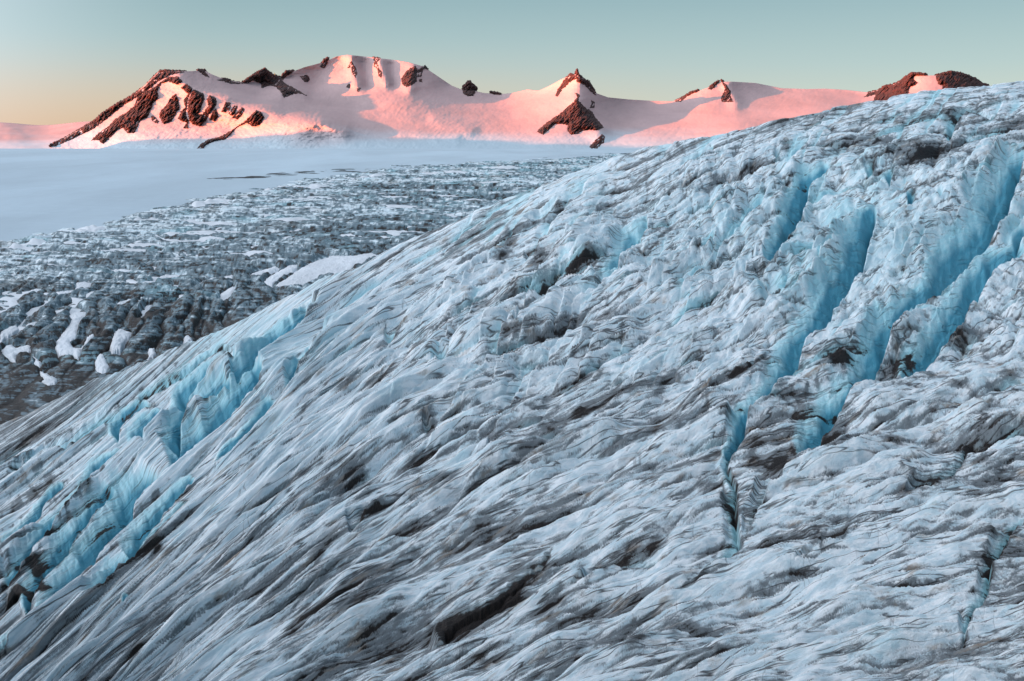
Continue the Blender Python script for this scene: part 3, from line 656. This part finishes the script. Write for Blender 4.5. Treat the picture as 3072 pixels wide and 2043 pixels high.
RCTL = np.array([
 (112, 350, 4.35), (300, 350, 4.2), (460, 350, 4.1), (600, 350, 4.1), (750, 352, 4.0), (900, 352, 3.9), (1100, 352, 3.9), (1300, 352, 3.9), (1500, 352, 3.8), (1800, 352, 3.8), (2100, 352, 3.8), (2500, 352, 3.8),
 (170, 305, 4.75), (260, 255, 4.9), (365, 165, 5.15), (470, 162, 5.35), (300, 300, 4.5), (450, 290, 4.5), (420, 183, 5.02), (533, 225, 4.82), (600, 245, 4.68), (667, 268, 4.5), (733, 280, 4.35), (800, 300, 4.3), (400, 240, 4.75), (550, 290, 4.45),
 (560, 190, 5.6), (608, 160, 5.55), (600, 222, 5.3), (700, 230, 5.35), (660, 205, 5.55), (650, 180, 6.2), (680, 185, 6.1),
 (800, 126, 6.7), (745, 143, 6.6), (865, 133, 6.75), (975, 153, 6.7), (1040, 197, 6.7), (720, 195, 6.2), (800, 190, 6.15), (900, 195, 6.1), (980, 195, 6.25), (780, 240, 5.38), (850, 290, 4.68), (950, 240, 5.5), (950, 300, 4.6), (750, 320, 4.2), (900, 330, 4.15),
 (1080, 205, 6.6), (1150, 216, 6.6), (1100, 260, 5.5), (1100, 310, 4.55), (1230, 208, 6.3), (1200, 260, 5.45),
 (1327, 168, 5.75), (1327, 230, 5.3), (1330, 290, 4.75), (1237, 300, 4.7), (1380, 300, 4.75), (1380, 330, 4.3), (1250, 240, 5.5), (1400, 228, 5.85), (1420, 290, 5.0),
 (1500, 232, 6.6), (1500, 280, 5.3), (1500, 325, 4.3), (1660, 188, 6.5), (1680, 235, 6.0), (1770, 197, 6.9), (1620, 235, 6.0), (1750, 240, 6.0), (1900, 204, 7.0), (1900, 260, 5.3), (1700, 290, 4.7), (1600, 330, 4.2),
 (2000, 213, 6.8), (2100, 172, 6.4), (2200, 170, 6.4), (2100, 230, 5.8), (2270, 200, 6.4), (2250, 260, 5.2), (2500, 230, 6.2)], float)
RIDGE = [  # x, y polyline in the 2358 picture, amplitude km (nearer = positive), width
 ([(400, 170), (450, 205), (533, 220), (600, 240), (667, 262), (733, 273), (790, 295)], .10, 22),
 ([(1327, 165), (1330, 200), (1335, 235), (1345, 265), (1380, 300)], .16, 26),
 ([(1327, 165), (1290, 200), (1250, 230), (1180, 250)], -.05, 22),
 ([(806, 126), (812, 150), (820, 190)], .10, 14), ([(840, 135), (845, 170), (850, 195)], -.10, 14), ([(872, 135), (880, 160), (890, 190)], .10, 12), ([(905, 140), (905, 170), (910, 195)], -.09, 14),
 ([(955, 150), (950, 170), (945, 200)], .12, 16), ([(650, 205), (700, 215), (760, 240), (800, 262)], -.13, 42),
 ([(1675, 188), (1685, 215), (1695, 240)], .12, 16), ([(900, 262), (1000, 275), (1080, 300)], .06, 18), ([(830, 290), (930, 305), (1050, 320)], .05, 14),
 ([(800, 235), (870, 250), (980, 270)], -.05, 14), ([(608, 160), (640, 190), (700, 215)], .08, 14),
]
kF = 1024/2358.0
def tps_fit(pts, val, lam=2e-3):
    n = len(pts); d = np.linalg.norm(pts[:, None]-pts[None], axis=2)/300
    K = np.where(d > 0, d*d*np.log(d+1e-12), 0)+lam*np.eye(n)
    P = np.c_[np.ones(n), pts/300]; A = np.zeros((n+3, n+3)); A[:n, :n] = K; A[:n, n:] = P; A[n:, :n] = P.T
    w = np.linalg.solve(A, np.r_[val, 0, 0, 0]); return w
CP = RCTL[:, :2]*[1, 2.2]                      # stretch the vertical so that it matters more
TPS = tps_fit(CP, RCTL[:, 2])
def mrange_coarse(u, v):
    x = u/kF; y = v/kF*2.2
    r = TPS[-3]+TPS[-2]*x/300+TPS[-1]*y/300
    for (a, b), w in zip(CP, TPS[:-3]):
        d = np.sqrt((x-a)**2+(y-b)**2)/300
        r = r+w*np.where(d > 0, d*d*np.log(d+1e-12), 0)
    return r
MU = np.linspace(-20, 1160, 420); MV = np.linspace(40, 170, 150)
_a, _b = np.meshgrid(MU, MV, indexing='ij'); MT = mrange_coarse(_a, _b)
for k, (pl, am, wd) in enumerate(RIDGE):
    P = np.array(pl, float)*kF
    d, _, par = seg_dist(_a, _b, P)
    MT = MT-am*np.exp(-(d/(wd*kF))**2)*sstep(0, .6, par+.3)
# range must fall from the crest down to the foot
for j in range(len(MV)-2, -1, -1):
    MT[:, j] = np.maximum(MT[:, j], MT[:, j+1]+.0025)
MT = np.clip(MT, 3.5, 9)
def mrange(u, v):
    u = np.asarray(u, float); v = np.asarray(v, float)
    r = bilin(MT, MU, MV, u, v)*1000
    r = r+16*fbm(u/14, v/6, 4, 201)+5*fbm(u/3, v/1.5, 3, 205)+16*np.abs(fbm(u/9+v*.1+1.5*fbm(u/40, v/30, 2, 3), v/16, 4, 207))*(.4+fbm(u/50, v/20, 2, 208))
    return r
def build_mountains():
    us = np.arange(112*kF, 1130, .8/RES); nv = int(170*RES)
    vsil = np.interp(us, SIL[:, 0], SIL[:, 1])
    t = np.linspace(0, 1, nv)
    U = np.repeat(us[:, None], nv, 1); V = vsil[:, None]+(161.0-vsil[:, None])*t[None, :]
    R = mrange(U, V)
    tx, e = ray(U, V)
    X = tx*R; Y = R; Z = e*R
    # back side falls away behind the crest
    nb = 24; k = np.linspace(1, 0, nb, endpoint=False)[None, :]
    Yb = Y[:, :1]+1500*k; Xb = tx[:, :1]*Yb; Zb = Z[:, :1]-(Z[:, :1]+60)*(k**1.2)
    X = np.hstack([Xb, X]); Y = np.hstack([Yb, Y]); Z = np.hstack([Zb, Z])
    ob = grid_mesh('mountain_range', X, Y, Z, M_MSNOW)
    tag(ob, 'snow covered mountain range above the ice, snow tinted pink for the low sun', kind='structure')
    # far snow rise behind the left mountain
    us = np.linspace(-160, 130, 200); vt = (280+9*np.exp(-((us/kF-100)/75)**2)-.01*(us/kF))*kF
    t = np.linspace(0, 1, 40)
    U = np.repeat(us[:, None], 40, 1); V = vt[:, None]+(156-vt[:, None])*t[None, :]
    R = 9000-3300*t[None, :]**.8+60*fbm(U/30, V/8, 3, 9); tx, e = ray(U, V)
    X = tx*R; Y = R+0*tx; Z = e*R
    Yb = Y[:, :1]+1500; X = np.hstack([tx[:, :1]*Yb, X]); Y = np.hstack([Yb, Y]); Z = np.hstack([Z[:, :1]*0-80, Z])
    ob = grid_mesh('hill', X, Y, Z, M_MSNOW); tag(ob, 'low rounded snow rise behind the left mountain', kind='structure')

ROCKS = [
 ([(345, 776), (460, 720), (560, 660), (650, 610), (700, 560), (790, 500), (900, 440), (1000, 370), (1060, 305), (1110, 258), (1200, 262), (1280, 265), (1180, 285), (1100, 325), (1030, 380), (960, 430), (860, 490), (760, 570), (700, 620), (640, 660), (540, 710), (440, 755), (380, 778)], K1, 'long dark rock rib along the left edge of the left mountain', 30),
 ([(630, 740), (680, 690), (740, 650), (800, 590), (870, 550), (930, 500), (950, 440), (1010, 400), (1070, 370), (1120, 330), (1170, 300), (1230, 300), (1260, 330), (1220, 352), (1160, 330), (1110, 345), (1085, 400), (1090, 440), (1060, 480), (1040, 530), (1020, 575), (970, 600), (950, 640), (925, 685), (880, 690), (850, 650), (810, 665), (790, 690), (750, 730), (710, 762), (680, 735)], K1, 'long slanting rock band inside the left mountain beside its outer rib', 45),
 ([(1215, 415), (1235, 470), (1240, 510), (1210, 560), (1185, 605), (1130, 625), (1100, 570), (1110, 535), (1150, 500), (1170, 455)], K1, 'narrow standing rock buttress in the middle of the left mountain face', 40),
 ([(1045, 575), (1060, 570), (1100, 610), (1075, 620), (1050, 600)], K1, 'small rock knob under the standing buttress', 15),
 ([(1250, 375), (1290, 350), (1330, 380), (1300, 440), (1290, 500), (1280, 560), (1300, 600), (1300, 655), (1265, 655), (1290, 620), (1230, 590), (1250, 540), (1280, 510), (1270, 460), (1300, 420), (1280, 400)], K1, 'thin left rib of the broad cliff on the left mountain', 30),
 ([(1335, 385), (1400, 415), (1415, 450), (1390, 500), (1370, 560), (1400, 560), (1440, 500), (1430, 455), (1450, 425), (1495, 450), (1490, 500), (1460, 530), (1440, 560), (1420, 600), (1380, 642), (1330, 625), (1305, 600), (1295, 520), (1310, 440)], K1, 'broadest red rock cliff on the left mountain face', 45),
 ([(1480, 530), (1495, 520), (1505, 575), (1480, 605), (1445, 595), (1460, 560)], K1, 'small rock buttress right of the broadest cliff', 25),
 ([(1530, 540), (1560, 475), (1590, 480), (1590, 515), (1570, 545)], K1, 'left small rock tooth of three under the snow ridge', 20),
 ([(1580, 550), (1620, 500), (1642, 503), (1625, 545), (1600, 570)], K1, 'middle small rock tooth of three under the snow ridge', 20),
 ([(1605, 580), (1640, 545), (1670, 510), (1690, 530), (1670, 560), (1640, 592)], K1, 'right small rock tooth of three under the snow ridge', 20),
 ([(1360, 800), (1385, 765), (1440, 735), (1520, 715), (1600, 670), (1660, 630), (1700, 600), (1740, 560), (1770, 532), (1800, 540), (1825, 580), (1810, 605), (1790, 635), (1740, 640), (1700, 615), (1640, 645), (1590, 700), (1550, 735), (1490, 740), (1430, 765), (1390, 803)], K1, 'dark rock spur with a domed head at the foot of the left mountain', 40),
 ([(1365, 254), (1410, 254), (1430, 280), (1445, 302), (1420, 295), (1390, 275)], K1, 'small dark rock on the top right of the left mountain', 20),
 ([(1500, 323), (1530, 317), (1570, 318), (1620, 340), (1670, 345), (1600, 348), (1550, 330)], K1, 'low dark rock line on the saddle beside the small pyramid', 15),
 ([(1670, 345), (1720, 310), (1780, 270), (1828, 245), (1870, 280), (1930, 305), (1975, 350), (2040, 385), (2120, 430), (2060, 410), (2010, 425), (1960, 445), (1940, 400), (1900, 365), (1860, 360), (1810, 378), (1800, 345), (1750, 325), (1710, 345)], K1, 'dark pyramid shaped rock peak between left mountain and snow dome', 40),
 ([(170, 310), (210, 262), (260, 260), (215, 295), (185, 322)], K2, 'dark rock at the lower left end of the snow dome', 20),
 ([(440, 235), (470, 185), (498, 172), (490, 215), (470, 237)], K2, 'reddish rock on the left skyline of the snow dome', 20),
 ([(305, 300), (345, 288), (370, 300), (368, 330), (340, 338)], K2, 'squat dark rock low on the left side of the snow dome', 20),
 ([(630, 240), (660, 193), (690, 240), (698, 275), (688, 305), (665, 280), (658, 230)], K2, 'narrow tapering rock strip left of the dome centre', 20),
 ([(810, 170), (855, 178), (835, 200), (850, 240), (870, 275), (865, 310), (845, 285), (835, 240), (815, 230), (820, 195)], K2, 'broken vertical rock strip down the centre of the snow dome', 20),
 ([(1005, 310), (1040, 260), (1100, 222), (1115, 250), (1110, 330), (1080, 355), (1040, 370), (1010, 350)], K2, 'large near black rock face on the right of the snow dome', 45),
 ([(1120, 250), (1165, 230), (1185, 250), (1155, 247), (1140, 300), (1118, 300)], K2, 'thin hooked rock right of the black rock face', 20),
 ([(1128, 318), (1146, 316), (1146, 338), (1130, 336)], K2, 'tiny rock below the thin hooked one', 12),
 ([(625, 372), (640, 345), (655, 360), (645, 378)], K2, 'tiny dark rock in the snow break under the dome, the upper left one', 12),
 ([(698, 380), (720, 376), (716, 400), (702, 404)], K2, 'tiny dark rock in the snow break under the dome, the lower one', 12),
 ([(1430, 395), (1432, 370), (1450, 355), (1462, 340), (1478, 331), (1490, 350), (1505, 362), (1522, 380), (1515, 410), (1500, 430), (1465, 434), (1435, 418)], K2, 'lone red brown rock tower standing on the saddle', 60),
 ([(1620, 405), (1670, 412), (1700, 428), (1660, 424), (1640, 420)], K2, 'low rock line on the skyline right of the lone tower', 12),
 ([(610, 245), (640, 190), (670, 140), (720, 98), (755, 108), (770, 125), (720, 145), (690, 175), (650, 215), (630, 253)], K3, 'upper left rock rib of the pointed central peak', 30),
 ([(752, 115), (758, 90), (762, 70), (768, 92), (775, 104), (800, 130), (840, 150), (860, 180), (895, 245), (850, 210), (815, 170), (780, 155), (760, 150), (765, 125)], K3, 'spired summit rock falling to the right of the central peak', 30),
 ([(750, 225), (780, 240), (770, 280), (790, 300), (830, 340), (860, 350), (890, 400), (945, 465), (900, 485), (850, 480), (800, 485), (770, 508), (720, 515), (695, 485), (700, 450), (660, 440), (610, 440), (570, 480), (530, 515), (485, 495), (520, 460), (580, 415), (640, 375), (690, 335), (740, 290), (765, 255)], K3, 'large triangular red cliff with a ragged foot under the central peak', 70),
 ([(860, 280), (885, 290), (880, 328), (850, 330), (865, 310)], K3, 'small black rock in the shade right of the triangular cliff', 20),
 ([(850, 600), (895, 550), (935, 515), (955, 530), (945, 570), (900, 610), (870, 625)], K3, 'isolated leaning rock below the triangular cliff', 30),
 ([(1440, 285), (1490, 262), (1550, 226), (1600, 212), (1550, 236), (1520, 252), (1480, 287)], K3, 'thin dark rock line on the far skyline right of the central peak', 14),
 ([(1668, 202), (1700, 172), (1740, 148), (1720, 180), (1690, 205)], K3, 'upper rock of the small snow dome in the distance', 16),
 ([(1762, 140), (1800, 180), (1825, 220), (1820, 245), (1840, 288), (1765, 290), (1755, 265), (1775, 230), (1785, 195)], K3, 'rock rib under the summit of the small distant snow dome', 30),
 ([(1218, 250), (1250, 220), (1320, 205), (1350, 180), (1420, 165), (1460, 145), (1500, 115), (1540, 88), (1600, 92), (1640, 100), (1560, 100), (1545, 125), (1580, 150), (1560, 170), (1525, 180), (1515, 235), (1400, 275), (1280, 295), (1295, 230)], K4, 'long red ridge, left half of the rightmost mountain', 70),
 ([(1700, 105), (1730, 98), (1760, 88), (1805, 80), (1860, 88), (1920, 108), (1970, 130), (2005, 155), (2050, 170), (2000, 200), (1880, 215), (1740, 225), (1750, 170), (1720, 165)], K4, 'rounded red rock summit, right half of the rightmost mountain', 70),
]
def build_rocks():
    for k, (p, c, lab, th) in enumerate(ROCKS):
        P = tf(p, *c)
        st = .28/RES
        u0, u1 = P[:, 0].min()-2.5, P[:, 0].max()+2.5; v0, v1 = P[:, 1].min()-2.5, P[:, 1].max()+2.5
        us = np.arange(u0, u1, st); vs = np.arange(v0, v1, st)
        U, V = np.meshgrid(us, vs, indexing='ij')
        sd = poly_sd(U+1.5*fbm(U/2.2, V/2.2, 4, 300+k, .6), V+1.3*fbm(U/2.2+7, V/2.2, 4, 400+k, .6), P)
        sd = sd-2.6*sstep(.12, .5, fbm(U/2.4+V*.35, V/8, 3, 450+k))*sstep(.5, 2.0, sd)
        R = mrange(U, np.maximum(V, np.interp(U, SIL[:, 0], SIL[:, 1])))
        w = np.minimum(sd, 5)/5
        crag = fbm(U/5+V*.1, V/7, 5, 500+k, .55); rib = np.abs(fbm(U/3.2+V*.3, V/9, 4, 520+k, .6))
        R2 = R-(th*(1-(1-np.clip(w, 0, 1))**2)+6)+45*sstep(.1, -1.6, sd)-np.clip(sd, 0, 1.5)/1.5*(45*crag-70*rib)
        tx, e = ray(U, V)
        ob = grid_mesh('rock_outcrop', tx*R2, R2, e*R2, M_ROCK, sd > -1.3)
        tag(ob, lab, 'rock outcrop', group='rock outcrops on the snowy mountains')

# unseen ridge left of and behind the view, shaped to shade the glacier
def build_shade_ridge():
    pts = np.array([(-700, -1500), (-900, 200), (-1300, 1200), (-1750, 2200), (-2250, 3000), (-2700, 3600)], float)
    hs = np.array([420, 420, 400, 370, 330, 200])
    hs = hs*SHADE_K
    n = 200; m = 60
    t = np.linspace(0, len(pts)-1, n); px = np.interp(t, range(len(pts)), pts[:, 0]); py = np.interp(t, range(len(pts)), pts[:, 1]); ph = np.interp(t, range(len(pts)), hs)
    dx = np.gradient(px); dy = np.gradient(py); l = np.hypot(dx, dy); nx, ny = -dy/l, dx/l
    a = np.linspace(-1, 1, m)
    A = np.repeat(a[None, :], n, 0); wd = ph[:, None]*1.6
    X = px[:, None]+nx[:, None]*A*wd-150; Y = py[:, None]+ny[:, None]*A*wd
    Z = ph[:, None]*(1-np.abs(A)**1.3)-A*0-110*np.abs(A)+18*fbm(X/120, Y/120, 4, 700)
    ob = grid_mesh('shade_ridge', X, Y, Z, M_SNOW); tag(ob, 'unseen snowy ridge left of the glacier, shaped to shade it', kind='structure')

SHADE_K = 1.0
build_near(); print('near', time.time()-T0)
build_field(); print('field', time.time()-T0)
build_patches(); build_plain(); print('plain', time.time()-T0)
build_mountains(); build_rocks(); print('mountains', time.time()-T0)
build_shade_ridge()

# ------------------------------------------------------------------ light
SUN_AZ = math.atan2(-0.5, -0.85); SUN_EL = math.radians(6.5)
sd = bpy.data.lights.new('sun', 'SUN'); sd.energy = 5.0; sd.angle = math.radians(0.6); sd.color = (1.0, 0.23, 0.075)
so = bpy.data.objects.new('sun', sd); COL.objects.link(so)
from mathutils import Vector
dirv = Vector((math.cos(SUN_AZ)*math.cos(SUN_EL), math.sin(SUN_AZ)*math.cos(SUN_EL), math.sin(SUN_EL)))
so.rotation_euler = dirv.to_track_quat('Z', 'Y').to_euler(); so.location = (0, 0, 1000)
wd = bpy.data.worlds.new('World'); bpy.context.scene.world = wd; wd.use_nodes = True
t = NT(wd)
sky = t.n('ShaderNodeTexSky'); sky.sky_type = 'NISHITA'; sky.sun_disc = False; sky.sun_elevation = SUN_EL; sky.sun_rotation = math.pi/2-SUN_AZ
sky.air_density = 1.0; sky.dust_density = 0.6; sky.ozone_density = 2.0
tc = t.n('ShaderNodeTexCoord'); sx = t.n('ShaderNodeSeparateXYZ'); t.l(tc.outputs['Generated'], sx.inputs[0])
cr = t.n('ShaderNodeValToRGB'); t.l(sx.outputs['Z'], cr.inputs[0])
els = [(0.0, (.70, .71, .62)), (0.03, (.62, .69, .64)), (.07, (.46, .60, .62)), (.13, (.30, .455, .50)), (.3, (.10, .21, .30)), (.6, (.08, .19, .31)), (1.0, (.08, .18, .31))]
while len(cr.color_ramp.elements) > 1: cr.color_ramp.elements.remove(cr.color_ramp.elements[0])
cr.color_ramp.elements[0].position = els[0][0]; cr.color_ramp.elements[0].color = (*els[0][1], 1)
for p, c in els[1:]:
    e_ = cr.color_ramp.elements.new(p); e_.color = (*c, 1)
# warmer and greener towards the left (sunset side)
side = t.n('ShaderNodeVectorMath', operation='DOT_PRODUCT'); side.inputs[1].default_value = (-0.80, 0.60, 0); t.l(tc.outputs['Generated'], side.inputs[0])
fw = t.math('MULTIPLY', t.ramp(side.outputs['Value'], .25, .95), t.ramp(sx.outputs['Z'], 0.0, 0.10, 1.0, 0.0))
c2 = t.mix(fw, cr.outputs[0], (.76, .51, .34))
gl = t.n('ShaderNodeVectorMath', operation='DOT_PRODUCT'); gl.inputs[1].default_value = (-.86, -.12, .50); t.l(tc.outputs['Generated'], gl.inputs[0])
gw = t.ramp(gl.outputs['Value'], .15, .95)
c2 = t.mix(gw, c2, (2.5, 2.6, 2.85))
bg1 = t.n('ShaderNodeBackground'); t.l(c2, bg1.inputs[0]); bg1.inputs[1].default_value = 0.228
bg2 = t.n('ShaderNodeBackground'); t.l(sky.outputs[0], bg2.inputs[0]); bg2.inputs[1].default_value = 0.008
ad = t.n('ShaderNodeAddShader'); t.l(bg1.outputs[0], ad.inputs[0]); t.l(bg2.outputs[0], ad.inputs[1])
wo = t.n('ShaderNodeOutputWorld'); t.l(ad.outputs[0], wo.inputs[0])

# ------------------------------------------------------------------ camera
cd = bpy.data.cameras.new('camera'); cam = bpy.data.objects.new('camera', cd); COL.objects.link(cam)
cd.sensor_fit = 'HORIZONTAL'; cd.sensor_width = 36; cd.lens = 36*F/W; cd.clip_start = 1; cd.clip_end = 40000
cam.location = (0, 0, 0); cam.rotation_euler = (math.pi/2-PITCH, 0, 0)
sc = bpy.context.scene; sc.camera = cam
sc.view_settings.view_transform = 'Standard'; sc.view_settings.look = 'None'; sc.view_settings.exposure = 1.9; sc.view_settings.gamma = 1
sc.cycles.max_bounces = 5; sc.cycles.diffuse_bounces = 4
print('script', time.time()-T0)
